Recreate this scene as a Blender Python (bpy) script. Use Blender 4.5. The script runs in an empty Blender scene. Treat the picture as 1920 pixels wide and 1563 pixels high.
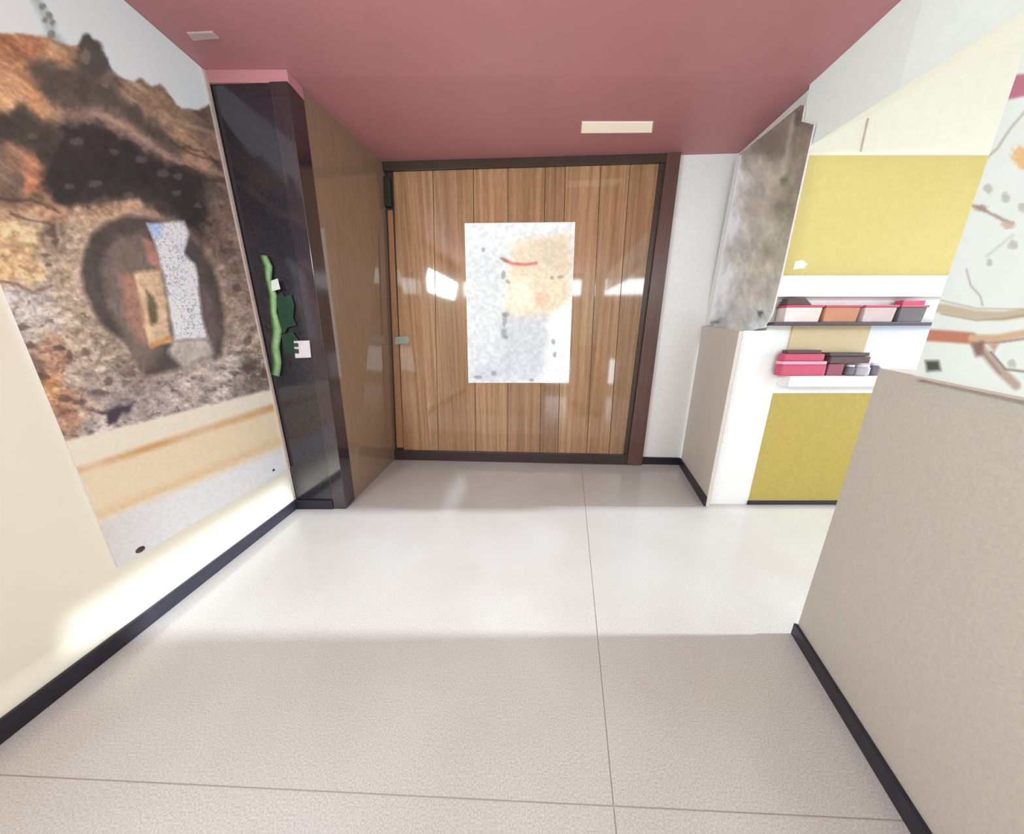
import bpy, bmesh, math
import numpy as np
from mathutils import Vector

# ------------------------------------------------------------------ camera, world, sun, exposure
S = bpy.context.scene
COL = S.collection
EYE = 1.6
FPX = 553.0
PX, PY = 960.0, 781.5
PITCH = math.atan(148 / 553.0)
cam = bpy.data.cameras.new('camera')
cam.sensor_width = 36
cam.lens = 36 * FPX / 1920
cam.clip_start = 0.02
co = bpy.data.objects.new('camera', cam)
co.location = (0, 0, EYE)
co.rotation_euler = (math.pi / 2 - PITCH, 0, 0)
COL.objects.link(co)
S.camera = co

S.view_settings.view_transform = 'Standard'
S.view_settings.look = 'None'
S.view_settings.gamma = 1
S.view_settings.use_curve_mapping = False
S.view_settings.exposure = 0.36

W = bpy.data.worlds.new('world')
S.world = W
W.use_nodes = True
W.node_tree.nodes['Background'].inputs[0].default_value = (0.93, 0.97, 1.0, 1)
W.node_tree.nodes['Background'].inputs[1].default_value = 1.0

def light(name, kind, loc, direction, energy, color=(1, 1, 1), **kw):
    l = bpy.data.lights.new(name, kind)
    l.energy = energy
    l.color = color
    for k, v in kw.items():
        setattr(l, k, v)
    o = bpy.data.objects.new(name, l)
    o.location = loc
    o.rotation_euler = Vector(direction).to_track_quat('-Z', 'Y').to_euler()
    COL.objects.link(o)
    return o

light('sun', 'SUN', (7, 2, 4), (-1, 0, -math.tan(math.radians(20))), 5.3, (0.89, 0.98, 1.07), angle=math.radians(2.2))
# daylight through the real windows: side room and entrance behind the camera
light('side_window_light', 'AREA', (5.15, 1.0, 1.7), (-1, 0, -0.1), 36, (0.90, 0.98, 1.06), shape='RECTANGLE', size=3.0, size_y=2.3)
light('clerestory_light', 'AREA', (0.3, -2.12, 3.02), (0, 1, -0.15), 85, (0.87, 1.0, 1.05), shape='RECTANGLE', size=7.0, size_y=0.42)
light('entrance_light', 'AREA', (1.5, -2.12, 0.6), (0, 1, 0.05), 26, (0.85, 0.98, 1.10), shape='RECTANGLE', size=2.1, size_y=0.75)

light('left_window_light', 'AREA', (-2.08, -0.1, 2.80), (1, 0.05, -0.3), 84, (0.88, 1.01, 1.03), shape='RECTANGLE', size=1.8, size_y=0.42)  # added fill for partition, map and rock panel; no window known here

# ------------------------------------------------------------------ photograph geometry (points on real planes)
CP, SP = math.cos(PITCH), math.sin(PITCH)
def ray(x, y):
    u = (x - PX) / FPX
    v = -(y - PY) / FPX
    return np.array([u, CP + v * SP, -SP + v * CP])
O3 = np.array([0, 0, EYE])
def on_z(x, y, z=0.0):
    d = ray(x, y)
    return O3 + (z - EYE) / d[2] * d
def on_y(x, y, Y):
    d = ray(x, y)
    return O3 + Y / d[1] * d
def on_x(x, y, X):
    d = ray(x, y)
    return O3 + X / d[0] * d
def on_plane(x, y, A, B, off=0.0):
    """vertical plane through plan points A, B shifted by off along its right-hand normal"""
    A = np.array(A[:2], float); B = np.array(B[:2], float)
    n = np.array([B[1] - A[1], -(B[0] - A[0])]); n /= np.linalg.norm(n)
    d = ray(x, y)
    t = (n @ A + off) / (n @ d[:2])
    return O3 + t * d
def project(P):
    P = np.asarray(P, float) - O3
    zc = P[..., 1] * CP - P[..., 2] * SP
    yc = P[..., 1] * SP + P[..., 2] * CP
    return PX + FPX * P[..., 0] / zc, PY - FPX * yc / zc

# ------------------------------------------------------------------ materials
def lin(c):
    c = np.asarray(c, float) / 255.0
    return np.where(c <= 0.04045, c / 12.92, ((c + 0.055) / 1.055) ** 2.4)

def mat(name, rgb, rough=0.6, spec=0.5, metal=0.0, noise=None, bump=0.0, bscale=60, emit=None):
    """noise = (scale, second rgb, contrast, stretch xyz)"""
    m = bpy.data.materials.new(name)
    m.use_nodes = True
    nt = m.node_tree; N = nt.nodes; L = nt.links
    b = N['Principled BSDF']
    c1 = tuple(lin(rgb)) + (1,)
    b.inputs['Base Color'].default_value = c1
    b.inputs['Roughness'].default_value = rough
    b.inputs['Specular IOR Level'].default_value = spec
    b.inputs['Metallic'].default_value = metal
    tc = N.new('ShaderNodeTexCoord')
    if noise:
        sc, rgb2, con, st = noise
        mp = N.new('ShaderNodeMapping'); mp.inputs['Scale'].default_value = st
        nz = N.new('ShaderNodeTexNoise'); nz.inputs['Scale'].default_value = sc
        nz.inputs['Detail'].default_value = 6; nz.inputs['Roughness'].default_value = 0.65
        cr = N.new('ShaderNodeValToRGB')
        cr.color_ramp.elements[0].position = 0.5 - con
        cr.color_ramp.elements[1].position = 0.5 + con
        cr.color_ramp.elements[0].color = c1
        cr.color_ramp.elements[1].color = tuple(lin(rgb2)) + (1,)
        L.new(tc.outputs['Object'], mp.inputs['Vector']); L.new(mp.outputs[0], nz.inputs['Vector'])
        L.new(nz.outputs['Fac'], cr.inputs[0]); L.new(cr.outputs[0], b.inputs['Base Color'])
    if bump:
        nb = N.new('ShaderNodeTexNoise'); nb.inputs['Scale'].default_value = bscale
        nb.inputs['Detail'].default_value = 4
        bp = N.new('ShaderNodeBump'); bp.inputs['Strength'].default_value = bump; bp.inputs['Distance'].default_value = 0.004
        L.new(tc.outputs['Object'], nb.inputs['Vector']); L.new(nb.outputs['Fac'], bp.inputs['Height'])
        L.new(bp.outputs[0], b.inputs['Normal'])
    if emit:
        b.inputs['Emission Color'].default_value = tuple(lin(emit[0])) + (1,)
        b.inputs['Emission Strength'].default_value = emit[1]
    return m

def mat_print(name, rough=0.45, emit=0.0, spec=0.4):
    m = bpy.data.materials.new(name)
    m.use_nodes = True
    nt = m.node_tree
    b = nt.nodes['Principled BSDF']
    a = nt.nodes.new('ShaderNodeVertexColor'); a.layer_name = 'print'
    nt.links.new(a.outputs['Color'], b.inputs['Base Color'])
    b.inputs['Roughness'].default_value = rough
    b.inputs['Specular IOR Level'].default_value = spec
    if emit:
        nt.links.new(a.outputs['Color'], b.inputs['Emission Color'])
        b.inputs['Emission Strength'].default_value = emit
    return m

M = dict(
    cream=mat('cream_paint', (246, 241, 222), 0.6, 0.3, noise=(3, (243, 237, 216), 0.3, (1, 1, 1)), bump=0.05),
    white=mat('white_paint', (232, 231, 229), 0.55, 0.3, noise=(40, (222, 220, 218), 0.2, (1, 1, 1)), bump=0.05),
    red=mat('red_ceiling_paint', (196, 134, 138), 0.5, 0.3, noise=(2.2, (186, 128, 132), 0.25, (1, 1, 1)), bump=0.04),
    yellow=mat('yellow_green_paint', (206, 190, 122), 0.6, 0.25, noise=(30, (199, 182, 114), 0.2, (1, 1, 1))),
    fascia=mat('pale_green_white_paint', (236, 244, 240), 0.55, 0.3, noise=(20, (230, 240, 235), 0.2, (1, 1, 1))),
    warmwhite=mat('warm_white_paint', (236, 232, 220), 0.6, 0.3, noise=(20, (231, 227, 214), 0.2, (1, 1, 1))),
    stone2=mat('pale_granular_board', (214, 205, 195), 0.55, 0.3, noise=(90, (198, 189, 180), 0.2, (1, 1, 1)), bump=0.1, bscale=200),
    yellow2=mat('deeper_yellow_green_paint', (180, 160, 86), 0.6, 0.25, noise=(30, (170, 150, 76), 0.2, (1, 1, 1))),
    stone=mat('beige_granular_board', (197, 189, 178), 0.55, 0.3, noise=(90, (181, 173, 163), 0.2, (1, 1, 1)), bump=0.1, bscale=200),
    black=mat('black_skirting', (34, 32, 42), 0.4, 0.4, noise=(20, (44, 42, 52), 0.2, (1, 1, 1))),
    granite=mat('black_polished_granite', (36, 33, 38), 0.15, 0.9, noise=(45, (48, 45, 52), 0.12, (1, 1, 1))),
    plum=mat('plum_dark_jamb', (50, 41, 46), 0.1, 1.0, noise=(9, (60, 48, 54), 0.2, (6, 6, 1))),  # plum tint puts the room's reflection on the column edge into the colour
    mahog=mat('mahogany_frame', (104, 74, 68), 0.3, 0.4, noise=(8, (84, 60, 54), 0.2, (8, 8, 0.6))),
    darkwood=mat('dark_head_trim', (72, 58, 50), 0.35, 0.4, noise=(9, (58, 46, 40), 0.2, (1, 8, 8))),
    sill=mat('dark_plinth', (56, 44, 46), 0.3, 0.4, noise=(12, (68, 54, 54), 0.2, (1, 8, 8))),
    polished=mat('polished_brown_laminate', (142, 118, 95), 0.05, 1.0, noise=(6, (130, 107, 86), 0.2, (8, 8, 0.7))),
    edge=mat('light_edge_trim', (205, 188, 176), 0.5, 0.3, noise=(20, (190, 172, 160), 0.2, (1, 1, 1))),
    orangewood=mat('orange_wood_lipping', (176, 128, 92), 0.3, 0.4, noise=(10, (160, 114, 80), 0.2, (8, 8, 0.6))),
    joint=mat('joint_grout', (186, 172, 166), 0.8, 0.2, noise=(20, (178, 164, 158), 0.2, (1, 1, 1))),
    concrete=mat('plain_plaster', (225, 223, 218), 0.8, 0.2, noise=(10, (215, 213, 208), 0.2, (1, 1, 1))),
    frame=mat('aluminium_frame', (150, 152, 155), 0.35, 0.5, 0.8, noise=(20, (140, 142, 145), 0.2, (1, 1, 1))),
    green=mat('bright_green_strip', (158, 190, 140), 0.5, 0.3, noise=(25, (112, 160, 102), 0.2, (1, 1, 1))),  # colour of the green reflection in the polished column
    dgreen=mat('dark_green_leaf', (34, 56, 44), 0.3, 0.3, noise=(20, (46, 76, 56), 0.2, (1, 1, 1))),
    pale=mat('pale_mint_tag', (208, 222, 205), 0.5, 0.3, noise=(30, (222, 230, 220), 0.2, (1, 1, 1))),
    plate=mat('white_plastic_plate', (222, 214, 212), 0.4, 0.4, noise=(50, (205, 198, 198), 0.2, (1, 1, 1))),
    socket=mat('dark_insert', (60, 55, 60), 0.4, 0.4, noise=(30, (75, 70, 75), 0.2, (1, 1, 1))),
    lamp=mat('lamp_diffuser', (225, 215, 200), 0.4, 0.3, noise=(60, (215, 205, 190), 0.2, (1, 1, 1)), emit=((255, 236, 214), 0.32)),
    lampdim=mat('dim_lamp_diffuser', (196, 172, 170), 0.4, 0.3, noise=(60, (205, 182, 180), 0.2, (1, 1, 1))),
    closer=mat('dark_closer_metal', (58, 56, 48), 0.4, 0.5, 0.5, noise=(30, (70, 66, 58), 0.2, (1, 1, 1))),
    handle=mat('glass_green_handle', (165, 172, 160), 0.2, 0.5, noise=(30, (150, 158, 148), 0.2, (1, 1, 1))),
    shelf_dark=mat('dark_shelf_lip', (70, 62, 68), 0.5, 0.3, noise=(20, (84, 74, 80), 0.2, (1, 1, 1))),
    tan=mat('tan_back_panel', (204, 184, 148), 0.6, 0.3, noise=(24, (196, 174, 138), 0.25, (1, 1, 1))),
    paleblue=mat('pale_blue_panel', (222, 226, 238), 0.5, 0.3, noise=(12, (212, 216, 230), 0.2, (1, 1, 1))),
    binwhite=mat('white_bin', (235, 224, 218), 0.5, 0.3, noise=(9, (205, 180, 176), 0.35, (1, 1, 1))),
    binorange=mat('orange_tan_bin', (196, 136, 100), 0.5, 0.3, noise=(9, (172, 118, 92), 0.3, (1, 1, 1))),
    bingrey=mat('grey_pink_bin', (206, 188, 184), 0.5, 0.3, noise=(9, (186, 164, 162), 0.3, (1, 1, 1))),
    bindark=mat('dark_slate_bin', (92, 88, 92), 0.5, 0.3, noise=(9, (112, 104, 106), 0.3, (1, 1, 1))),
    pink=mat('crimson_pink', (196, 84, 108), 0.5, 0.3, noise=(14, (184, 74, 100), 0.25, (1, 1, 1))),
    pinklight=mat('light_pink_band', (232, 150, 172), 0.5, 0.3, noise=(14, (238, 166, 184), 0.25, (1, 1, 1))),
    plumbox=mat('dull_crimson', (150, 82, 100), 0.5, 0.3, noise=(14, (134, 72, 90), 0.25, (1, 1, 1))),
    browncap=mat('brown_cover', (104, 80, 80), 0.6, 0.3, noise=(30, (84, 66, 66), 0.25, (1, 1, 1))),
    greyjar=mat('grey_jar', (190, 184, 192), 0.4, 0.4, noise=(30, (160, 152, 162), 0.25, (1, 1, 1))),
    violet=mat('grey_violet_jar', (120, 112, 128), 0.4, 0.4, noise=(30, (100, 92, 108), 0.25, (1, 1, 1))),
    pin=mat('dark_pin', (70, 48, 44), 0.5, 0.4, noise=(40, (90, 64, 58), 0.2, (1, 1, 1))),
    mural=mat_print('mural_print', 0.42),
    mapprint=mat_print('map_print', 0.5),
    rockprint=mat_print('rock_print', 0.45),
    poster=mat_print('poster_print', 0.5, 0.1),
)

def terrazzo():
    m = bpy.data.materials.new('polished_terrazzo'); m.use_nodes = True
    nt = m.node_tree; N = nt.nodes; L = nt.links; b = N['Principled BSDF']
    tc = N.new('ShaderNodeTexCoord')
    n1 = N.new('ShaderNodeTexNoise'); n1.inputs['Scale'].default_value = 170; n1.inputs['Detail'].default_value = 3
    r1 = N.new('ShaderNodeValToRGB')
    r1.color_ramp.elements[0].position = 0.3; r1.color_ramp.elements[1].position = 0.7
    r1.color_ramp.elements[0].color = tuple(lin((172, 170, 165))) + (1,)
    r1.color_ramp.elements[1].color = tuple(lin((205, 203, 199))) + (1,)
    n2 = N.new('ShaderNodeTexNoise'); n2.inputs['Scale'].default_value = 1.3; n2.inputs['Detail'].default_value = 3
    r2 = N.new('ShaderNodeValToRGB')
    r2.color_ramp.elements[0].position = 0.35; r2.color_ramp.elements[1].position = 0.65
    r2.color_ramp.elements[0].color = (0.92, 0.89, 0.88, 1)
    r2.color_ramp.elements[1].color = (1, 1, 1, 1)
    mx = N.new('ShaderNodeMix'); mx.data_type = 'RGBA'; mx.blend_type = 'MULTIPLY'; mx.inputs[0].default_value = 1
    L.new(tc.outputs['Object'], n1.inputs['Vector']); L.new(tc.outputs['Object'], n2.inputs['Vector'])
    L.new(n1.outputs['Fac'], r1.inputs[0]); L.new(n2.outputs['Fac'], r2.inputs[0])
    L.new(r1.outputs[0], mx.inputs[6]); L.new(r2.outputs[0], mx.inputs[7])
    L.new(mx.outputs[2], b.inputs['Base Color'])
    b.inputs['Roughness'].default_value = 0.16
    b.inputs['Specular IOR Level'].default_value = 0.45
    return m
M['terrazzo'] = terrazzo()

def veneer(name, a, bcol, off):
    m = bpy.data.materials.new(name); m.use_nodes = True
    nt = m.node_tree; N = nt.nodes; L = nt.links; b = N['Principled BSDF']
    tc = N.new('ShaderNodeTexCoord')
    mp = N.new('ShaderNodeMapping'); mp.inputs['Scale'].default_value = (16, 16, 0.35); mp.inputs['Location'].default_value = (off, off, off)
    n1 = N.new('ShaderNodeTexNoise'); n1.inputs['Scale'].default_value = 1.6; n1.inputs['Detail'].default_value = 7; n1.inputs['Roughness'].default_value = 0.6
    mp2 = N.new('ShaderNodeMapping'); mp2.inputs['Scale'].default_value = (90, 90, 14); mp2.inputs['Location'].default_value = (off, 0, 0)
    n2 = N.new('ShaderNodeTexNoise'); n2.inputs['Scale'].default_value = 1.0; n2.inputs['Detail'].default_value = 3
    r1 = N.new('ShaderNodeValToRGB')
    r1.color_ramp.elements[0].position = 0.36; r1.color_ramp.elements[1].position = 0.64
    r1.color_ramp.elements[0].color = tuple(lin(a)) + (1,)
    r1.color_ramp.elements[1].color = tuple(lin(bcol)) + (1,)
    r2 = N.new('ShaderNodeValToRGB')
    r2.color_ramp.elements[0].position = 0.3; r2.color_ramp.elements[1].position = 0.7
    r2.color_ramp.elements[0].color = (0.8, 0.78, 0.76, 1); r2.color_ramp.elements[1].color = (1, 1, 1, 1)
    mx = N.new('ShaderNodeMix'); mx.data_type = 'RGBA'; mx.blend_type = 'MULTIPLY'; mx.inputs[0].default_value = 1
    L.new(tc.outputs['Object'], mp.inputs[0]); L.new(mp.outputs[0], n1.inputs['Vector'])
    L.new(tc.outputs['Object'], mp2.inputs[0]); L.new(mp2.outputs[0], n2.inputs['Vector'])
    L.new(n1.outputs['Fac'], r1.inputs[0]); L.new(n2.outputs['Fac'], r2.inputs[0])
    L.new(r1.outputs[0], mx.inputs[6]); L.new(r2.outputs[0], mx.inputs[7]); L.new(mx.outputs[2], b.inputs['Base Color'])
    b.inputs['Roughness'].default_value = 0.06
    b.inputs['Specular IOR Level'].default_value = 0.85
    return m
VEN = [veneer('oak_veneer_light', (160, 120, 86), (194, 154, 116), 0.0),
       veneer('oak_veneer_mid', (150, 112, 80), (184, 144, 108), 3.7),
       veneer('oak_veneer_dark', (138, 103, 73), (172, 134, 101), 8.1)]

# ------------------------------------------------------------------ object helpers
def link(name, bm_or_me, m, parent=None, label=None, cat=None, group=None, kind=None, smooth=False, origin=None):
    if isinstance(bm_or_me, bmesh.types.BMesh):
        bmesh.ops.recalc_face_normals(bm_or_me, faces=bm_or_me.faces)
        me = bpy.data.meshes.new(name)
        bm_or_me.to_mesh(me); bm_or_me.free()
    else:
        me = bm_or_me
    if m is not None:
        me.materials.append(m)
    if smooth:
        for p in me.polygons:
            p.use_smooth = True
    o = bpy.data.objects.new(name, me)
    COL.objects.link(o)
    if origin is not None:
        me.transform(__import__('mathutils').Matrix.Translation(-Vector(origin)))
        o.location = origin
    if parent is not None:
        o.parent = parent
        if origin is not None:
            o.location = Vector(origin) - parent.location
        elif parent.location.length:
            me.transform(__import__('mathutils').Matrix.Translation(-parent.location))
    tag(o, label, cat, group, kind)
    return o

def tag(o, label=None, cat=None, group=None, kind=None):
    for k, v in (('label', label), ('category', cat), ('group', group), ('kind', kind)):
        if v:
            o[k] = v

def empty(name, loc, label=None, cat=None, group=None, kind=None):
    o = bpy.data.objects.new(name, None)
    o.location = loc; o.empty_display_size = 0.1
    COL.objects.link(o)
    tag(o, label, cat, group, kind)
    return o

def bevel(bm, w, seg=2):
    if w:
        bmesh.ops.bevel(bm, geom=[e for e in bm.edges if e.calc_face_angle(0) > 0.5] , offset=w, segments=seg, affect='EDGES', profile=0.5, clamp_overlap=True)
    return bm

def hexa(b, t, bev=0.0, bm=None):
    """solid between two loops of equal length (bottom b, top t)"""
    bm = bm or bmesh.new()
    vb = [bm.verts.new(tuple(map(float, p))) for p in b]
    vt = [bm.verts.new(tuple(map(float, p))) for p in t]
    n = len(b)
    bm.faces.new(vb[::-1]); bm.faces.new(vt)
    for i in range(n):
        bm.faces.new((vb[i], vb[(i + 1) % n], vt[(i + 1) % n], vt[i]))
    if bev:
        bmesh.ops.recalc_face_normals(bm, faces=bm.faces)
        bevel(bm, bev)
    return bm

def box(x0, x1, y0, y1, z0, z1, bev=0.0, bm=None):
    return hexa([(x0, y0, z0), (x1, y0, z0), (x1, y1, z0), (x0, y1, z0)],
                [(x0, y0, z1), (x1, y0, z1), (x1, y1, z1), (x0, y1, z1)], bev, bm)

def plan(poly, z0, z1, bev=0.0):
    """vertical prism over a plan polygon; z1 may be a list per corner"""
    zt = z1 if isinstance(z1, (list, tuple)) else [z1] * len(poly)
    return hexa([(p[0], p[1], z0) for p in poly], [(p[0], p[1], z) for p, z in zip(poly, zt)], bev)

def plate(pts, d, bev=0.0):
    """flat outline pts (3D) given thickness vector d"""
    d = np.asarray(d, float)
    return hexa([np.asarray(p) for p in pts], [np.asarray(p) + d for p in pts], bev)

# ---- flat prints: a fine grid with the printed colours as vertex colours
rng = np.random.RandomState(7)
_T = rng.rand(256, 256)
def vnoise(x, y):
    xi = np.floor(x).astype(int); yi = np.floor(y).astype(int)
    fx = x - xi; fy = y - yi
    fx = fx * fx * (3 - 2 * fx); fy = fy * fy * (3 - 2 * fy)
    a = _T[xi % 256, yi % 256]; b = _T[(xi + 1) % 256, yi % 256]
    c = _T[xi % 256, (yi + 1) % 256]; d = _T[(xi + 1) % 256, (yi + 1) % 256]
    return (a * (1 - fx) + b * fx) * (1 - fy) + (c * (1 - fx) + d * fx) * fy
def fbm(x, y, o=4):
    s = 0; a = 0.5; n = 0
    for i in range(o):
        s = s + a * vnoise(x * 2 ** i + 17.3 * i, y * 2 ** i + 9.1 * i); n += a; a *= 0.55
    return s / n - 0.5

def inside(x, y, poly):
    r = np.zeros(x.shape, bool); n = len(poly); j = n - 1
    for i in range(n):
        xi, yi = poly[i]; xj, yj = poly[j]
        c = ((yi > y) != (yj > y)) & (x < (xj - xi) * (y - yi) / (yj - yi + 1e-9) + xi)
        r ^= c; j = i
    return r
def seg_dist(x, y, poly, closed=False):
    d = np.full(x.shape, 1e9)
    pts = list(poly) + ([poly[0]] if closed else [])
    for (ax, ay), (bx, by) in zip(pts[:-1], pts[1:]):
        vx, vy = bx - ax, by - ay
        t = np.clip(((x - ax) * vx + (y - ay) * vy) / (vx * vx + vy * vy + 1e-9), 0, 1)
        d = np.minimum(d, np.hypot(x - ax - t * vx, y - ay - t * vy))
    return d
class Paint:
    def __init__(s, x, y, base):
        s.x, s.y = x, y
        s.c = np.tile(np.array(base, float), x.shape + (1,)) if np.ndim(base) == 1 else base
    def put(s, a, rgb):
        a = np.clip(a, 0, 1)[..., None]
        s.c = s.c * (1 - a) + np.asarray(rgb, float) * a
    def poly(s, pts, rgb, soft=4, wob=0, op=1.0):
        x, y = s.x, s.y
        if wob:
            x = x + wob * 2 * fbm(s.x / 16, s.y / 16 + 40); y = y + wob * 2 * fbm(s.x / 16 + 70, s.y / 16)
        sd = seg_dist(x, y, pts, True) * np.where(inside(x, y, pts), 1, -1)
        s.put((0.5 + sd / (2 * soft)).clip(0, 1) * op, rgb)
    def line(s, pts, rgb, w, soft=2, op=1.0, wob=0):
        x, y = s.x, s.y
        if wob:
            x = x + wob * 2 * fbm(s.x / 14, s.y / 14 + 90); y = y + wob * 2 * fbm(s.x / 14 + 30, s.y / 14)
        d = seg_dist(x, y, pts)
        s.put(((w / 2 + soft - d) / (2 * soft)).clip(0, 1) * op, rgb)
    def spot(s, cx, cy, rx, ry, rgb, op=1.0):
        wx = s.x + rx * 1.1 * fbm(s.x / 7 + cx, s.y / 7); wy = s.y + ry * 1.1 * fbm(s.x / 7, s.y / 7 + cy)
        r = np.hypot((wx - cx) / rx, (wy - cy) / ry)
        s.put(((1.25 - r) / 0.5).clip(0, 1) * op, rgb)

def blend(x, y, P, pw=4.2):
    P = np.array(P, float)
    num = np.zeros(x.shape + (3,)); den = np.zeros(x.shape)
    for px, py, r, g, b in P:
        w = 1.0 / (((x - px) ** 2 + (y - py) ** 2) ** (pw / 2) + 60)
        den += w
        num += w[..., None] * np.array([r, g, b])
    return num / den[..., None]

def print_grid(name, corners, nx, ny, painter, m, parent, gain=1.0, keep=None):
    """corners TL,TR,BR,BL in 3D; painter(px,py) returns sRGB 0-255 in photograph coordinates"""
    TL, TR, BR, BL = [np.asarray(c, float) for c in corners]
    u = np.linspace(0, 1, nx)[None, :, None]; v = np.linspace(0, 1, ny)[:, None, None]
    P = (TL * (1 - u) + TR * u) * (1 - v) + (BL * (1 - u) + BR * u) * v
    x, y = project(P)
    c = np.clip(painter(x, y), 0, 255)
    l = np.clip(lin(c) * gain, 0, 0.93)
    i = np.arange(nx * ny).reshape(ny, nx)
    q = np.stack([i[:-1, :-1], i[1:, :-1], i[1:, 1:], i[:-1, 1:]], -1).reshape(-1, 4)
    me = bpy.data.meshes.new(name)
    me.vertices.add(nx * ny); me.vertices.foreach_set('co', P.reshape(-1))
    me.loops.add(q.size); me.loops.foreach_set('vertex_index', q.reshape(-1))
    me.polygons.add(len(q)); me.polygons.foreach_set('loop_start', np.arange(0, q.size, 4)); 
    me.update(calc_edges=True); me.validate()
    at = me.color_attributes.new('print', 'FLOAT_COLOR', 'POINT')
    at.data.foreach_set('color', np.concatenate([l, np.ones(l.shape[:2] + (1,))], -1).reshape(-1).astype(np.float32))
    return link(name, me, m, parent)

# ------------------------------------------------------------------ key plan points
XL = -2.10                                   # left wall
NA = np.array([-1.66, 3.78]); NB = np.array([2.19, 3.57])      # back of the recess
LW0 = np.array([2.19, 3.55]); LW1 = np.array([1.905, 2.575])    # low wall right of the recess
PT0 = np.array([1.58, 1.28]); PT1 = np.array([1.35, 0.59])     # low partition near right
PTD = (PT1 - PT0) / np.linalg.norm(PT1 - PT0)
PT2 = PT1 + PTD * 1.0
PTN = np.array([0.947, -0.321])              # to the right, away from the corridor
YB = 2.62                                    # back wall of the side room
CEIL = [(-2.2, 3.36), (2.6, 3.36), (3.68, 3.405), (3.95, 3.416)]
def cz(Y):
    return float(np.interp(Y, [c[0] for c in CEIL], [c[1] for c in CEIL]))

# ------------------------------------------------------------------ floor: screed with four big terrazzo slabs
fl = link('floor', box(-2.3, 5.4, -2.3, 3.95, -0.14, -0.004), M['joint'], kind='structure')
JA, JC = np.array([0.91, 3.58]), np.array([0.35, 0.60])
JD = (JC - JA) / (JC - JA)[1]
def jx(y): return JA[0] + JD[0] * (y - JA[1])
def hy(x): return 0.73 + (0.62 - 0.73) / (1.34 + 1.94) * (x + 1.94)
def cross():
    y = 0.66
    for _ in range(20):
        y = hy(jx(y))
    return np.array([jx(y), y])
CR = cross(); g = 0.002
def slab(pts):
    link('floor_slab', plan(pts, -0.004, 0.0), M['terrazzo'], fl)
slab([(-2.3, hy(-2.3) + g), (CR[0] - g, CR[1] + g), (jx(3.95) - g, 3.95), (-2.3, 3.95)])
slab([(CR[0] + g, CR[1] + g), (5.4, hy(5.4) + g), (5.4, 3.95), (jx(3.95) + g, 3.95)])
slab([(-2.3, -2.3), (jx(-2.3) - g, -2.3), (CR[0] - g, CR[1] - g), (-2.3, hy(-2.3) - g)])
slab([(jx(-2.3) + g, -2.3), (5.4, -2.3), (5.4, hy(5.4) - g), (CR[0] + g, CR[1] - g)])

# ------------------------------------------------------------------ ceiling
bm = bmesh.new()
rows = []
for (Y, z) in CEIL:
    xr = 2.09 if Y <= 2.07 else 2.09 + (Y - 2.07) * 0.13
    rows.append([bm.verts.new((x, Y, z + dz)) for dz in (0, 0.12) for x in (-2.3, xr)])
for a, b in zip(rows[:-1], rows[1:]):
    bm.faces.new((a[0], a[1], b[1], b[0])); bm.faces.new((a[2], b[2], b[3], a[3]))
    bm.faces.new((a[1], a[3], b[3], b[1])); bm.faces.new((a[0], b[0], b[2], a[2]))
bm.faces.new((rows[0][0], rows[0][2], rows[0][3], rows[0][1]))
bm.faces.new((rows[-1][0], rows[-1][1], rows[-1][3], rows[-1][2]))
link('ceiling', bm, M['red'], kind='structure')

# white sloping ceiling over the side room, with the fascia under the red ceiling's edge
SC = lambda x: 2.90 + 0.47 * (x - 2.05)
bm = hexa([(2.10, -2.3, SC(2.10)), (5.4, -2.3, SC(5.4)), (5.4, YB + 0.08, SC(5.4)), (2.17, YB + 0.08, SC(2.17))],
          [(2.10, -2.3, SC(2.10) + .1), (5.4, -2.3, SC(5.4) + .1), (5.4, YB + 0.08, SC(5.4) + .1), (2.17, YB + 0.08, SC(2.17) + .1)])
link('ceiling.001', bm, M['warmwhite'], kind='structure')
link('trim_1', hexa([(2.092, -2.3, SC(2.05)), (2.097, -2.3, SC(2.05)), (2.097, 2.0, SC(2.05)), (2.152, YB + .05, SC(2.13)), (2.145, YB + .05, SC(2.13)), (2.092, 2.0, SC(2.05))],
                   [(2.092, -2.3, 3.42), (2.097, -2.3, 3.42), (2.097, 2.0, 3.42), (2.152, YB + .05, 3.42), (2.145, YB + .05, 3.42), (2.092, 2.0, 3.42)]), M['fascia'], kind='structure')

# ------------------------------------------------------------------ walls
wl = link('wall_left', box(XL - 0.15, XL, 0.84, 2.56, 0, 3.48), M['cream'], kind='structure')
link('plaster', box(XL - 0.15, XL, -2.3, 0.84, 0, 2.54), M['cream'], wl)
link('plaster', box(XL - 0.15, XL, -2.3, 0.84, 3.06, 3.48), M['cream'], wl)
link('plaster', box(XL - 0.15, XL, -2.3, -1.04, 2.54, 3.06), M['cream'], wl)
wf3 = empty('window_3', (XL - .1, -0.1, 2.54), kind='structure')  # unseen opening added to go with the left fill lamp
for y0, y1, z0, z1 in ((-1.04, .84, 2.54, 2.58), (-1.04, .84, 3.02, 3.06), (-1.04, -1.0, 2.54, 3.06), (.80, .84, 2.54, 3.06)):
    link('window_frame', box(XL - .12, XL - .06, y0, y1, z0, z1), M['frame'], wf3)
link('baseboard_left', plan([(XL, -2.2), (XL + .018, -2.2), (XL + .018, 2.545), (XL, 2.545)], 0, 0.095, 0.003), M['black'], kind='structure')
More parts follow.
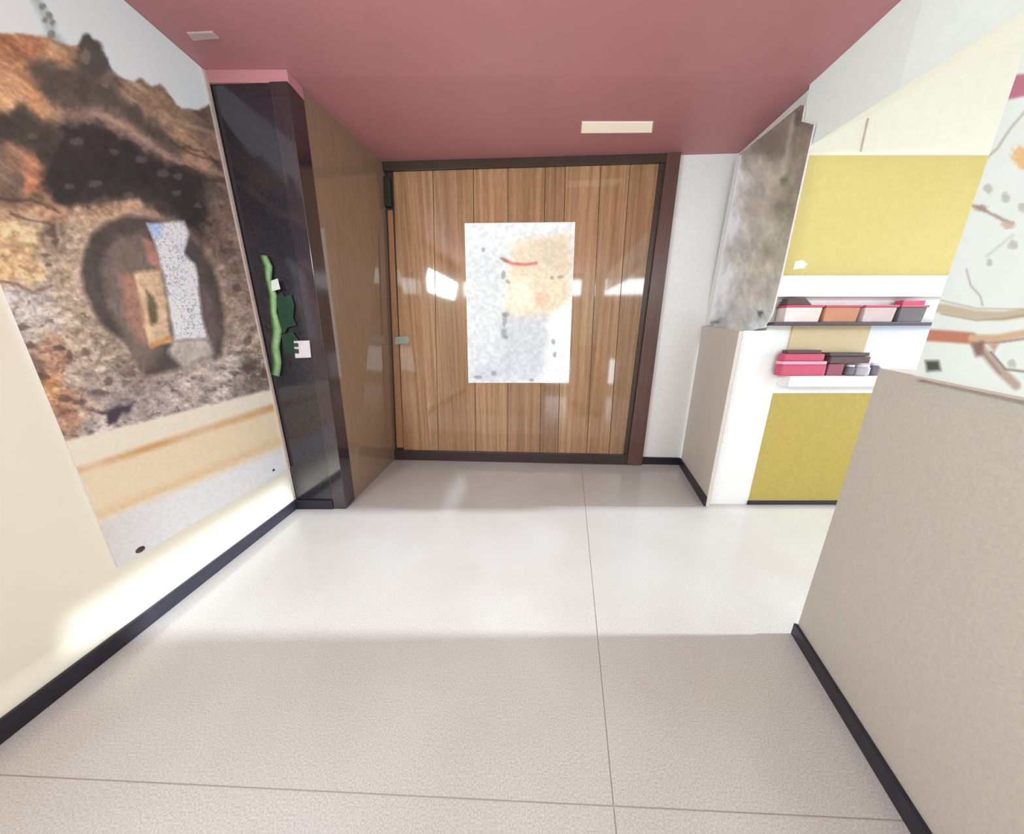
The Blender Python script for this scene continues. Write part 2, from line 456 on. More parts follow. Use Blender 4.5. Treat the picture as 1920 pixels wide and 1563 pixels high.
# back wall of the recess, behind the door and white to its right
NE = (NB - NA) / np.linalg.norm(NB - NA); NN = np.array([-NE[1], NE[0]])     # NN points away from the camera
def nb(x, off=0.0):
    """plan point on the recess back plane at world x, off behind it (negative = proud)"""
    return NA + NE * ((x - NA[0]) / NE[0]) + NN * off
link('wall_back', plan([nb(-2.2, .0), nb(2.5, .0), nb(2.5, .15), nb(-2.2, .15)], 0, 3.46), M['white'], kind='structure')
link('baseboard_back', plan([nb(1.70, -.016), nb(2.18, -.016), nb(2.18), nb(1.70)], 0, 0.10, 0.003), M['black'], kind='structure')
# low wall on the right of the recess
LD = (LW1 - LW0) / np.linalg.norm(LW1 - LW0)
link('wall_right', plan([LW0, LW1, LW1 + PTN * .03, LW0 + PTN * .03], 0, [1.735, 1.655, 1.655, 1.735], 0.004), M['stone2'], kind='structure')
link('baseboard_right', plan([LW0 - PTN * .016, LW1 - PTN * .016, LW1, LW0], 0, 0.10, 0.003), M['black'], kind='structure')
# upper closing wall above the low wall, behind the rock panel
link('wall_right.001', plan([(2.175, 2.66), (2.30, 3.57), (2.40, 3.57), (2.275, 2.66)], 1.6, 3.44), M['white'], kind='structure')
# low partition, near right
def zp(d): return 1.475 - 0.066 * d
LP = np.linalg.norm(PT2 - PT0)
link('wall_partition', plan([PT0, PT2, PT2 + PTN * .1, PT0 + PTN * .1], 0, [zp(0), zp(LP), zp(LP), zp(0)], 0.004), M['stone'], kind='structure')
link('baseboard_partition', plan([PT0 - PTN * .018, PT2 - PTN * .018, PT2, PT0], 0, 0.075, 0.003), M['black'], kind='structure')

# side room: back wall with painted yellow areas, right wall with a big window opening
ws = link('wall_side', box(1.975, 5.4, YB, YB + .12, 0, 1.66), M['white'], kind='structure')
link('plaster', plan([(2.17, YB), (5.4, YB), (5.4, YB + .12), (2.17, YB + .12)], 1.66, [3.02, 4.53, 4.53, 3.02]), M['warmwhite'], ws)
zy = lambda y: float(on_y(1500, y, YB)[2])
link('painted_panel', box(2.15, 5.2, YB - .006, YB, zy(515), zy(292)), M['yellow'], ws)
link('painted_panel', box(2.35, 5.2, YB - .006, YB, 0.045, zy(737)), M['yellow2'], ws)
link('baseboard_side', box(2.34, 5.2, YB - .014, YB - .006, 0, 0.042), M['black'], kind='structure')
wr = link('wall_side_right', box(5.25, 5.4, -2.3, YB, 0, 0.25), M['white'], kind='structure')
link('plaster', box(5.25, 5.4, -2.3, YB, 3.0, 4.5), M['white'], wr)
link('plaster', box(5.25, 5.4, -2.3, -0.6, 0.25, 3.0), M['white'], wr)
wf = empty('window_1', (5.3, 1.0, 0.25), kind='structure')
for y0, y1, z0, z1 in ((-.6, 2.6, .25, .31), (-.6, 2.6, 2.94, 3.0), (-.6, -.54, .25, 3.0), (2.56, 2.62, .25, 3.0)):
    link('window_frame', box(5.28, 5.34, y0, y1, z0, z1), M['frame'], wf)
# small paint chip line above the yellow field
link('trim_2', plate([on_y(1626, 222, YB), on_y(1629, 222, YB), on_y(1615, 284, YB), on_y(1612, 284, YB)], (0, -.004, 0)), M['edge'], kind='structure')

# entrance wall behind the camera: clerestory strip over a glazed doorway
we = link('wall_rear', box(-2.3, 5.4, -2.3, -2.18, 3.26, 3.45), M['concrete'], kind='structure')
link('plaster', box(-2.3, 5.4, -2.3, -2.18, 1.0, 2.78), M['concrete'], we)
link('plaster', box(-2.3, 0.4, -2.3, -2.18, 0, 1.0), M['concrete'], we)
link('plaster', box(2.6, 5.4, -2.3, -2.18, 0, 1.0), M['concrete'], we)
link('plaster', box(0.4, 2.6, -2.3, -2.18, 0, 0.2), M['concrete'], we)
wf2 = empty('window_2', (1.5, -2.2, 0.2), kind='structure')
for x in (.4, 1.12, 1.84, 2.55):
    link('window_frame', box(x, x + .05, -2.26, -2.20, 0.2, 1.0), M['frame'], wf2)

# ------------------------------------------------------------------ dark column and polished return on the left
C0 = (-1.607, 2.54)
pil = link('trim_column', hexa([(XL, 2.56, 0), (-1.73, 2.545, 0), (-1.73, 2.70, 0), (XL, 2.70, 0)],
                       [(XL, 2.56, 3.29), (-1.66, 2.545, 3.29), (-1.66, 2.70, 3.29), (XL, 2.70, 3.29)], 0.002), M['granite'], kind='structure')
link('jamb', hexa([(-1.729, 2.535, 0), (-1.607, 2.53, 0), (-1.607, 2.70, 0), (-1.729, 2.70, 0)],
                  [(-1.659, 2.535, 3.29), (-1.53, 2.53, 3.29), (-1.53, 2.70, 3.29), (-1.659, 2.70, 3.29)], 0.004), M['plum'], pil)
link('capping', box(XL, -1.53, 2.545, 2.70, 3.29, 3.362), M['red'], pil)
link('plinth', box(XL + .02, -1.73, 2.525, 2.545, 0, 0.09, 0.003), M['black'], pil)
link('wall_return', hexa([(-1.612, 2.70, 0), (-1.60, 3.77, 0), (-1.80, 3.77, 0), (-1.80, 2.70, 0)],
                         [(-1.535, 2.70, 3.42), (-1.37, 3.77, 3.42), (-1.80, 3.77, 3.42), (-1.80, 2.70, 3.42)]), M['polished'], kind='structure')

# ------------------------------------------------------------------ wooden door leaf in the recess
door = empty('door_1', tuple(nb(0.0)) + (0,), kind='structure')
ZB, ZT = 0.135, 3.325
seams_t = [737, 812, 888, 953, 1022, 1060, 1126, 1180, 1234]
seams_b = [757, 822, 892, 952, 1012, 1046, 1100, 1142, 1176]
pick = [0, 1, 0, 1, 2, 0, 1, 2]
for k in range(8):
    p = []
    for (xa, yy) in ((seams_b[k] + .5, 838), (seams_b[k + 1] - .5, 838), (seams_t[k + 1] - .5, 318), (seams_t[k] + .5, 318)):
        q = on_plane(xa, yy, NA, NB, 0)
        q[2] = ZB if yy > 500 else ZT
        p.append(q)
    th = 0.012
    bm = plate([q + np.array([*(NN * -0.002), 0]) for q in p], np.array([*(NN * -th), 0]), 0.0015)
    link('veneer_plank', bm, VEN[pick[k]], door)
p = [on_plane(*a, NA, NB, 0) for a in ((700, 845), (1180, 850), (1240, 312), (690, 315))]
link('dark_rebate', plate([q + np.array([*(NN * -0.001), 0]) for q in p], np.array([*(NN * -.0008), 0])), M['darkwood'], door)
# lipping strip on the hinge side
p = [on_plane(*a, NA, NB, 0) for a in ((745, 838), (757, 838), (737, 395), (728, 395))]
link('lipping', plate([q + np.array([*(NN * -0.002), 0]) for q in p], np.array([*(NN * -.016), 0]), 0.002), M['orangewood'], door)
p = [on_plane(*a, NA, NB, 0) for a in ((720, 390), (737, 390), (734, 335), (719, 335))]
link('door_closer', plate([q + np.array([*(NN * -0.002), 0]) for q in p], np.array([*(NN * -.05), 0]), 0.006), M['closer'], door)
# pull handle: back plate and bar
p = [on_plane(*a, NA, NB, 0) for a in ((742, 646), (768, 644), (768, 629), (742, 631))]
hd = link('handle', plate([q + np.array([*(NN * -0.014), 0]) for q in p], np.array([*(NN * -.02), 0]), 0.006), M['handle'], door)
# frame
link('door_head', plan([nb(-1.52, -.045), nb(1.70, -.045), nb(1.70, 0), nb(-1.52, 0)], ZT, cz(3.65) + .02, .003), M['darkwood'], door)
link('door_sill', plan([nb(-1.60, -.05), nb(1.50, -.05), nb(1.50, 0), nb(-1.60, 0)], 0, ZB, .004), M['sill'], door)
link('door_jamb', hexa([tuple(nb(a, b)) + (0,) for a, b in ((1.50, -.06), (1.69, -.06), (1.69, 0), (1.50, 0))],
                       [tuple(nb(a, b)) + (3.4,) for a, b in ((1.565, -.06), (1.70, -.06), (1.70, 0), (1.565, 0))], .004), M['mahog'], door)
link('door_stop', hexa([tuple(nb(a, b)) + (ZB,) for a, b in ((1.455, -.03), (1.50, -.03), (1.50, 0), (1.455, 0))],
                       [tuple(nb(a, b)) + (ZT,) for a, b in ((1.51, -.03), (1.565, -.03), (1.565, 0), (1.51, 0))], .003), M['darkwood'], door)

# ------------------------------------------------------------------ poster on the door
def paint_poster(x, y):
    c = Paint(x, y, (236, 240, 240))
    c.c = c.c + (22 * fbm(x / 9, y / 9, 3))[..., None]
    c.poly([(874, 480), (948, 470), (955, 600), (940, 715), (878, 715)], (222, 226, 228), 18, 6)
    c.poly([(960, 455), (1030, 442), (1072, 440), (1070, 560), (1030, 600), (945, 592), (952, 520)], (232, 216, 188), 10, 6)
    c.poly([(1000, 455), (1070, 450), (1066, 520), (1010, 500)], (214, 202, 180), 14, 6, .6)
    c.poly([(950, 530), (990, 520), (1000, 570), (960, 590)], (244, 236, 214), 10, 5)
    c.spot(1018, 560, 14, 12, (232, 188, 160), .6)
    c.poly([(945, 592), (1032, 590), (1025, 680), (935, 690)], (198, 202, 208), 14, 8, .75)
    c.poly([(900, 690), (1020, 672), (1018, 712), (890, 714)], (202, 208, 218), 12, 6, .7)
    c.poly([(1030, 590), (1068, 570), (1066, 715), (1020, 715)], (244, 246, 246), 8, 5)
    c.line([(945, 486), (960, 494), (985, 496), (1005, 493)], (206, 104, 100), 5, 2.5)
    c.line([(940, 484), (950, 490)], (150, 120, 80), 4, 2)
    for px, py, rx, ry in ((948, 590, 7, 5), (946, 600, 4, 10), (945, 625, 6, 9), (948, 632, 5, 4), (1035, 521, 4, 3), (1050, 519, 6, 3), (895, 707, 8, 3.5), (926, 700, 6, 5), (997, 712, 4, 3), (944, 515, 4, 8), (952, 528, 4, 4), (906, 468, 4, 4), (1037, 640, 4, 5), (1040, 665, 4, 5)):
        c.spot(px, py, rx, ry, (130, 134, 136), .6)
    c.c = c.c * (1 + 0.16 * fbm(x / 5, y / 5 + 50, 2))[..., None]
    return c.c
po = empty('poster', tuple(nb(0.08, -.02)) + (1.06,), 'bright white poster panel with a tan patch and red stroke on the wooden door', 'poster')
TLp, TRp, BRp, BLp = [on_plane(*a, NA, NB, 0) for a in ((872, 420), (1078, 418), (1066, 717), (879, 717))]
sh = lambda o: np.array([*(NN * o), 0])
link('backing_board', plate([q + sh(-.0142) for q in (BLp, BRp, TRp, TLp)], sh(-.012)), M['plate'], po)
print_grid('print', [q + sh(-.0275) for q in (TLp, TRp, BRp, BLp)], 110, 160, paint_poster, M['poster'], po, 0.98)

# ------------------------------------------------------------------ mural on the left wall
ROCK = [(20,80,175,125,90),(60,80,170,120,90),(110,100,190,150,115),(30,130,198,152,118),(20,190,210,166,126),(70,200,195,150,110),(100,200,188,152,116),(55,165,195,148,110),(30,105,170,122,92),
(80,130,108,97,90),(100,160,90,85,82),(150,165,85,80,76),(200,175,88,80,76),(250,215,95,84,80),(290,250,95,82,78),(320,275,92,80,76),(170,90,78,76,72),(185,115,95,92,90),(200,150,120,105,100),(160,78,74,72,70),(130,85,165,135,105),
(240,175,165,140,120),(280,190,150,125,105),(310,200,140,118,98),(340,225,135,115,95),(380,210,110,95,85),(400,220,105,92,84),(395,240,108,94,84),
(130,200,150,130,122),(180,210,150,130,122),(230,230,168,142,127),(270,270,152,132,125),(310,290,155,132,122),(200,222,160,135,122),
(330,255,182,147,122),(360,290,170,135,112),(400,270,150,120,105),(380,300,178,143,118),(410,310,130,110,100),(300,225,165,138,118),
(10,235,70,70,66),(40,215,75,75,70),(60,240,95,85,82),(85,260,75,70,68),(90,290,70,68,64),(45,255,84,78,74),
(140,240,90,85,82),(200,260,70,70,66),(240,290,55,52,58),(150,330,55,52,58),(200,320,50,45,55),(260,330,50,45,52),(320,330,70,68,66),(120,370,55,55,55),(180,350,75,72,72),(340,350,70,66,66),(350,380,60,55,58),(370,410,55,50,52),(280,370,85,80,76),(230,360,80,75,72),(300,390,85,78,72),(110,330,60,58,60),(300,310,75,70,70),
(30,290,165,128,108),(60,310,188,133,103),(10,310,132,110,98),(60,350,192,130,100),(30,340,112,97,87),(20,370,120,100,88),(70,370,122,102,87),(110,400,172,137,112),(80,390,188,148,115),
(400,340,105,90,84),(410,380,115,98,92),(430,400,120,102,95),(400,420,118,98,90),(385,370,95,82,78),(420,350,112,97,90),
(200,390,182,152,127),(160,400,188,162,137),(250,385,198,162,137),(140,430,182,167,147),(290,400,160,132,118),
(20,430,228,198,153),(50,450,232,203,158),(60,420,202,182,152),(20,500,222,188,143),(70,520,228,198,153),(10,400,192,162,132),(40,480,205,170,130),(10,465,220,185,140),
(110,450,172,157,140),(130,500,192,174,152),(100,490,167,152,137),(90,440,142,124,110),(120,540,190,172,150),
(30,555,202,197,197),(60,570,207,204,207),(100,600,197,190,184),(130,570,187,172,157),(80,540,192,184,184),(45,600,192,190,190),(60,630,185,178,172),
(60,660,172,142,127),(90,650,192,152,132),(110,680,182,142,122),(70,690,152,127,112),(90,720,202,152,107),(100,745,207,157,112),(120,760,162,122,102),(130,790,172,132,112),(120,820,157,127,117),(160,760,192,167,152),
(150,640,182,167,150),(170,680,177,164,152),(140,700,192,177,167),(200,720,167,157,152),(180,740,150,140,136),(220,745,150,142,142),(170,800,175,168,165),(180,820,212,207,207),(150,600,185,170,152),(190,640,165,152,138),
(250,760,162,152,154),(300,740,167,157,160),(350,720,177,167,167),(400,710,172,164,164),(440,690,187,180,177),(470,710,142,132,130),(490,700,122,110,108),(470,690,112,102,100),(300,700,162,154,154),(340,680,162,152,150),(260,700,132,117,112),(400,680,172,165,165),
(430,450,132,114,106),(440,500,142,124,117),(460,550,152,132,124),(470,600,157,140,132),(480,650,167,150,142),(430,640,167,152,147),(440,420,125,105,98),(455,480,122,107,100),(430,560,150,130,122),(150,480,178,162,142),(150,540,186,170,154)]
SKY = [(-200, 62), (0, 62), (60, 65), (100, 72), (130, 85), (148, 82), (155, 68), (166, 65), (182, 76), (197, 100), (207, 128), (222, 143), (250, 153), (262, 145), (285, 160), (300, 158), (318, 175), (332, 195), (345, 205), (372, 207), (392, 197), (405, 200), (440, 160), (440, -400), (-200, -400)]
def paint_mural(x, y):
    # ragged look: sample the colour field through a small warp along the strata
    wx = x + 13 * fbm(x / 18, y / 18, 4); wy = y + 11 * fbm(x / 20 + 33, y / 20 + 5, 4)
    c = Paint(x, y, blend(wx, wy, ROCK))
    s, t = x * 0.80 + y * 0.60, -x * 0.60 + y * 0.80
    up = np.clip((430 - y) / 80, 0, 1)
    strata = .66 * fbm(s / 60, t / 9, 4) * up + fbm(x / 13, y / 10, 4) * (1 - up)
    grain = fbm(x / 5 + 11, y / 4, 3)
    c.c = c.c * (1 + 0.75 * strata + 0.24 * grain)[..., None]
    # lower rubble: dark pits
    pit = np.clip((fbm(x / 9 + 3, y / 6 + 8, 3) - 0.16) * 8, 0, 1) * np.clip((y - 470) / 120, 0, 1)
    c.put(pit * 0.55, (92, 78, 74))
    c.put(np.clip((fbm(x / 12 + 60, y / 9, 3) - 0.18) * 7, 0, 1) * np.clip((y - 560) / 100, 0, 1) * 0.5, (222, 214, 210))
    c.c = c.c * 0.86 + c.c.mean(-1, keepdims=True) * 0.14
    def mass(pts, rgb, op):
        c.poly(pts, rgb, 9, 16, op)
    mass([(58,128),(100,116),(150,130),(205,168),(265,205),(335,268),(322,276),(268,242),(200,208),(120,206),(78,182)], (86, 82, 79), .75)
    mass([(125,222),(200,232),(262,268),(312,298),(372,318),(384,360),(378,420),(344,424),(292,378),(232,368),(162,388),(100,368),(76,342),(98,300)], (54, 52, 55), .85)
    mass([(-10,222),(40,200),(72,226),(102,256),(96,302),(70,286),(30,262),(-10,250)], (70, 67, 64), .75)
    c.poly([(105,205),(190,208),(270,252),(330,300),(320,312),(250,262),(180,232),(110,228)], (152, 132, 124), 9, 12, .6)
    c.c = c.c * (1 + .24 * fbm(x / 8 + 5, y / 7 + 2, 3))[..., None] * np.array([1.03, 1.0, .96])
    # bushes: soft light clumps in the dark mass
    for px, py, r in ((145,265,13),(215,285,10),(265,300,10),(305,325,11),(335,330,9),(178,345,12),(240,365,10),(330,362,9),(130,350,9),(370,385,8),(60,255,9)):
        c.spot(px, py, r, r * .6, (112, 108, 102), .55)
    for a in ([(320,262),(360,290),(400,300),(425,330)], [(345,275),(380,285),(420,312)], [(0,372),(60,375),(110,395)], [(20,400),(70,415),(100,420)], [(330,310),(380,330),(430,345)]):
        c.line(a, (70, 58, 54), 5, 3, .7, 6)
    for a in ([(300,208),(350,235),(400,250),(430,280)], [(180,212),(240,235),(300,285),(340,305)], [(350,300),(390,318),(425,330)], [(0,455),(40,470),(75,500)], [(0,525),(40,535),(85,545)]):
        c.line(a, (198, 168, 142), 6, 4, .55, 6)
    c.line([(0,528),(35,535),(60,548),(95,538)], (120, 92, 82), 5, 3, .8, 4)
    c.line([(35,500),(55,508),(70,498)], (140, 105, 80), 4, 3, .7, 4)
    for px, py, rx, ry in ((97,435,10,9),(104,452,7,9),(43,613,11,7),(57,647,11,7),(80,705,13,8),(110,652,12,5),(130,665,6,9),(160,660,9,8),(203,715,8,8),(185,735,16,5),(150,755,14,5),(120,745,13,8),(170,812,7,6),(250,660,6,14),(440,700,12,5),(468,690,22,6),(478,710,10,9),(495,700,7,8),(430,470,14,6),(470,510,9,12),(445,540,7,9),(465,640,7,9),(430,455,8,5),(455,420,9,6),(90,497,7,4),(86,478,10,3)):
        c.spot(px, py, rx, ry, (84, 70, 66), .62)
    c.poly([(165,765),(200,770),(252,752),(245,768),(228,775),(220,790),(205,800),(198,778)], (66, 58, 72), 4, 6, .95)
    # sky
    c.poly(SKY, (220, 238, 244), 3, 5)
    sk = inside(x, y, SKY)
    c.put(np.where(sk, np.clip((100 - x - 0.4 * y) / 200, 0, .6), 0), (228, 240, 234))
    c.line([(68, 0), (82, 28), (98, 60), (110, 80)], (150, 155, 145), 15, 9, .65, 8)
    for px, py, r in ((80,12,6),(92,28,7),(84,38,6),(98,42,6),(96,64,7)):
        c.spot(px, py, r, r, (118, 118, 112), .75)
    c.poly([(150, 78), (158, 66), (170, 66), (188, 82), (200, 108), (210, 150), (170, 150), (158, 110)], (84, 82, 78), 6, 6, .8)
    c.spot(203, 145, 12, 14, (130, 112, 106), .7)
    c.spot(160, 105, 9, 14, (150, 132, 120), .6)
    # tunnel
    ring = [(152,510),(157,470),(175,435),(205,415),(240,404),(275,408),(300,412),(330,416),(352,438),(378,465),(398,500),(412,540),(420,580),(422,620),(416,660),(404,676),(392,668),(340,690),(272,705),(258,668),(235,640),(205,622),(178,590),(158,545)]
    c.poly([(px + (px - 290) * .07, py + (py - 540) * .06) for px, py in ring], (182, 158, 140), 10, 5, .55)
    c.poly(ring, (84, 76, 72), 6, 3)
    c.poly([(190,505),(198,468),(222,442),(266,432),(285,470),(300,540),(275,640),(268,690),(245,650),(222,615),(200,570)], (118, 106, 98), 8, 4)
    c.poly([(200,560),(240,620),(262,690),(290,690),(300,640),(260,600),(230,560)], (126, 112, 104), 10, 5, .8)
    c.poly([(226,515),(258,510),(272,600),(278,645),(258,640),(236,590)], (170, 128, 110), 8, 4)
    c.poly([(254,510),(302,505),(314,560),(316,600),(322,640),(285,648),(270,610)], (214, 184, 152), 5, 3)
    c.poly([(274,543),(286,556),(296,576),(294,606),(283,610),(277,580)], (108, 98, 78), 4, 2)
    c.line([(256,518),(268,560),(276,610),(282,645)], (232, 200, 158), 6, 3)
    c.line([(284,648),(300,640),(318,634)], (190, 140, 88), 9, 4)
    c.poly([(266,446),(286,455),(304,500),(296,506),(278,492)], (176, 130, 114), 4, 3)
    light_shape = [(276,420),(345,414),(354,438),(345,475),(366,495),(373,540),(379,592),(390,634),(328,637),(320,590),(309,520),(300,488),(288,450)]
    c.poly(light_shape, (255, 255, 255), 4, 2)
    li = inside(x, y, light_shape)
    swirl = np.clip((np.abs(fbm(x / 7, y / 6 + 3, 3)) - 0.0) * -14 + 1, 0, 1)
    c.put(np.where(li, swirl * 0.75, 0), (112, 126, 160))
    c.put(np.where(li, np.clip(1 - np.hypot(x - 290, y - 432) / 26, 0, .7), 0), (140, 168, 226))
    c.poly([(326,637),(392,633),(400,664),(345,690),(316,660)], (188, 178, 170), 6, 4)
    c.poly([(376,530),(398,545),(412,620),(400,655),(392,632),(380,590)], (112, 96, 96), 8, 4, .9)
    tun = inside(x, y, [(150,400),(425,400),(425,700),(150,700)])
    c.c = c.c * np.where(tun, 1 + .26 * fbm(x / 6 + 1, y / 6 + 4, 3) + .2 * fbm(x / 22, y / 22 + 8, 2), 1)[..., None]
    # road with stripes
    yb = lambda a0, b0, a1, b1: b0 + (x - a0) * (b1 - b0) / (a1 - a0)
    road = y - yb(115, 828, 507, 730)
    c.put(np.clip((road + 4 * fbm(x / 12, y / 12)) / 6 + .5, 0, 1), (234, 222, 202))
    d2 = y - yb(134, 886, 510, 764)
    c.put(np.clip(d2 / 8, 0, 1), (232, 212, 180))
    c.put(np.clip(1.25 - np.abs(d2) / 9, 0, 1) * np.clip(.78 + 1.2 * fbm(x / 60, y / 40), 0, 1), (204, 162, 112))
    d3 = y - yb(180, 968, 522, 828)
    c.put(np.clip(1.2 - np.abs(d3) / 13, 0, 1) * .75, (222, 194, 152))
    c.put(np.clip((d3 - 4) / 20, 0, 1), (226, 228, 229))
    c.put(np.clip((d3 - 4) / 20, 0, 1) * np.clip((330 - x) / 200, 0, 1), (206, 201, 194))
    c.c = c.c * np.where(road > 0, 1 + 0.06 * fbm(x / 5, y / 5, 2), 1)[..., None]
    return c.c
mur = empty('wall_mural', (XL, 1.95, 0.43), 'large photo mural of a rocky hillside with a round tunnel mouth on the left wall', 'mural')
Yl, Yr = 1.305, 2.555
mz0, mz1 = 0.425, 3.355
zt0, zt1 = 3.358, 3.358
link('backing_board', hexa([(XL + .0005, Yl, mz0), (XL + .008, Yl, mz0), (XL + .008, Yr, mz0), (XL + .0005, Yr, mz0)],
                           [(XL + .0005, Yl, zt0), (XL + .008, Yl, zt0), (XL + .008, Yr, zt1), (XL + .0005, Yr, zt1)]), M['plate'], mur)
print_grid('print', [(XL + .0095, Yl, zt0), (XL + .0095, Yr - .03, zt1), (XL + .0095, Yr - .03, mz0), (XL + .0095, Yl, mz0)], 330, 620, paint_mural, M['mural'], mur, 1.18)
link('edge_strip', box(XL + .008, XL + .022, Yr - .03, Yr - .004, mz0, mz1, .002), M['edge'], mur)
for a, r in (((263, 1030), .022), ((513, 881), .014)):
    q = on_x(*a, XL + .0095)
    bm = bmesh.new(); bmesh.ops.create_uvsphere(bm, u_segments=14, v_segments=8, radius=r)
    for v in bm.verts:
        v.co = Vector((v.co.x * .35, v.co.y, v.co.z * .75)) + Vector(q)
    link('fixing_pin', bm, M['pin'], mur, smooth=True)

# ------------------------------------------------------------------ reflections in the dark column, built as thin raised pieces
yc = 2.535
def cpt(x, y, Y=yc): return on_y(x, y, Y)
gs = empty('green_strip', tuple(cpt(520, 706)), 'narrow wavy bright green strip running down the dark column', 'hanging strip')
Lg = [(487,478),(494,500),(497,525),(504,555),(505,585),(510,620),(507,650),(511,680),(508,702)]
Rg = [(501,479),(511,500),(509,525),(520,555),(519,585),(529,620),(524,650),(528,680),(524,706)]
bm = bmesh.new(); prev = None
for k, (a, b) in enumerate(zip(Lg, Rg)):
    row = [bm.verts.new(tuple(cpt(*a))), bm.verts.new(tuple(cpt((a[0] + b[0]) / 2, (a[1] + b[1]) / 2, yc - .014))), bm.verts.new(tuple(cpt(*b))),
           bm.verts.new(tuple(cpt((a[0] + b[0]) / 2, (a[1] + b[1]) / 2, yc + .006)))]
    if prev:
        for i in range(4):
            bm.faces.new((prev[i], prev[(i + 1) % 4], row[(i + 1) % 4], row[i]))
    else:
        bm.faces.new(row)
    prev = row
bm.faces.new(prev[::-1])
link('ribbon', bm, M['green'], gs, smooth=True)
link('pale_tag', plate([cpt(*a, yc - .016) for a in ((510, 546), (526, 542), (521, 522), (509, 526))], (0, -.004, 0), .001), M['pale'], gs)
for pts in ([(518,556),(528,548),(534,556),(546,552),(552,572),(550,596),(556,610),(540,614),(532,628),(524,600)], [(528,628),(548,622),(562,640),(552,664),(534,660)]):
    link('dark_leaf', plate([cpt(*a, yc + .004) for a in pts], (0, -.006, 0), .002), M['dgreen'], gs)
sp = empty('switch_plate', tuple(cpt(566, 670, 2.53)), 'small white switch plate on the dark column beside the green strip', 'switch')  # stands for a white reflection, not a real switch
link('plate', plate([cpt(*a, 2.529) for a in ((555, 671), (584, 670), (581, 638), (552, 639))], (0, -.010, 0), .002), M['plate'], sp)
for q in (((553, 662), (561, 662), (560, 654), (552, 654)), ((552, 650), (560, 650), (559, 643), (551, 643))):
    link('rocker', plate([cpt(*a, 2.519) for a in q], (0, -.006, 0), .001), M['socket'], sp)  # dark marks within the white reflection

# ------------------------------------------------------------------ rock-texture panel hanging at the right of the recess
RP0 = np.array([2.115, 2.57]); RP1 = np.array([2.235, 3.54])
def paint_rock(x, y):
    c = Paint(x, y, blend(x, y, [(1390,300,150,142,132),(1440,270,112,102,92),(1470,240,120,110,100),(1500,215,110,100,92),(1515,260,118,110,98),(1500,330,128,122,108),
        (1385,330,205,203,208),(1365,420,212,212,220),(1350,520,215,216,222),(1340,590,190,192,196),(1405,320,168,160,152),(1420,400,160,153,143),(1400,480,166,162,154),(1450,330,165,158,146),(1440,420,172,168,154),(1430,500,176,172,158),
        (1480,340,135,130,115),(1470,400,128,124,110),(1455,470,140,138,124),(1445,540,168,164,156),(1400,560,185,182,176),(1380,590,168,168,166),(1420,590,165,170,170),(1425,610,190,196,200),(1350,605,165,165,162)], 3))
    c.c = c.c * (1 + .35 * fbm(x / 14, y / 24, 4) + .2 * fbm(x / 5, y / 5 + 9, 2))[..., None]
    c.spot(1471, 338, 8, 8, (92, 98, 82), .8); c.spot(1462, 385, 9, 6, (104, 104, 92), .6)
    c.line([(1488, 215), (1480, 260), (1468, 330)], (178, 172, 162), 7, 4, .6)
    c.line([(1497, 212), (1494, 232)], (84, 76, 68), 8, 4, .8)
    c.poly([(1400, 288), (1440, 250), (1478, 242), (1470, 285)], (116, 105, 96), 8, 5, .7)
    c.line([(1333, 606), (1345, 604)], (84, 80, 78), 5, 2, .8); c.spot(1425, 588, 6, 4, (60, 56, 58), .9)
    c.spot(1418, 552, 9, 10, (176, 150, 144), .5)
    c.line([(1380, 300), (1352, 440), (1330, 590)], (226, 226, 234), 12, 8, .8)
    return c.c
rp = empty('rock_panel', (2.17, 3.0, 1.7), 'grey rock-textured print panel hanging from the ceiling edge right of the recess', 'panel')
RPX = [(1385, 290), (1440, 247), (1501, 197), (1508, 198), (1503, 228), (1526, 234), (1516, 280), (1488, 410), (1464, 520), (1448, 585), (1434, 614), (1396, 622), (1322, 610)]
RQ = [on_plane(*a, RP0, RP1, 0) for a in RPX]
RN = np.array([-(RP1 - RP0)[1], (RP1 - RP0)[0], 0]); RN /= np.linalg.norm(RN)      # towards the corridor
bm = bmesh.new()
from mathutils.geometry import tessellate_polygon
# fine cut of the ragged outline, coloured per vertex
def rag_mesh(name, pix, A, B, off, painter, m, parent, n=120):
    xs = [p[0] for p in pix]; ys = [p[1] for p in pix]
    bm = bmesh.new()
    vs = [bm.verts.new((p[0], p[1], 0)) for p in pix]
    f = bm.faces.new(vs)
    for k in range(1, n):
        xx = min(xs) + (max(xs) - min(xs)) * k / n
        bmesh.ops.bisect_plane(bm, geom=bm.verts[:] + bm.edges[:] + bm.faces[:], plane_co=(xx, 0, 0), plane_no=(1, 0, 0))
    for k in range(1, n):
        yy = min(ys) + (max(ys) - min(ys)) * k / n
        bmesh.ops.bisect_plane(bm, geom=bm.verts[:] + bm.edges[:] + bm.faces[:], plane_co=(0, yy, 0), plane_no=(0, 1, 0))
    bm.verts.ensure_lookup_table()
    X = np.array([v.co.x for v in bm.verts]); Y = np.array([v.co.y for v in bm.verts])
    c = lin(np.clip(painter(X[:, None], Y[:, None])[:, 0], 0, 255))
    for v, x, y in zip(bm.verts, X, Y):
        v.co = Vector(on_plane(x, y, A, B, off))
    me = bpy.data.meshes.new(name); bm.to_mesh(me); bm.free()
    at = me.color_attributes.new('print', 'FLOAT_COLOR', 'POINT')
    at.data.foreach_set('color', np.concatenate([np.clip(c * 1.5, 0, .93), np.ones((len(c), 1))], 1).reshape(-1).astype(np.float32))
    return link(name, me, m, parent)
link('backing_board', plate(RQ, RN * -.012), M['plate'], rp)
rag_mesh('print', RPX, RP0, RP1, -.0015, paint_rock, M['rockprint'], rp, 70)
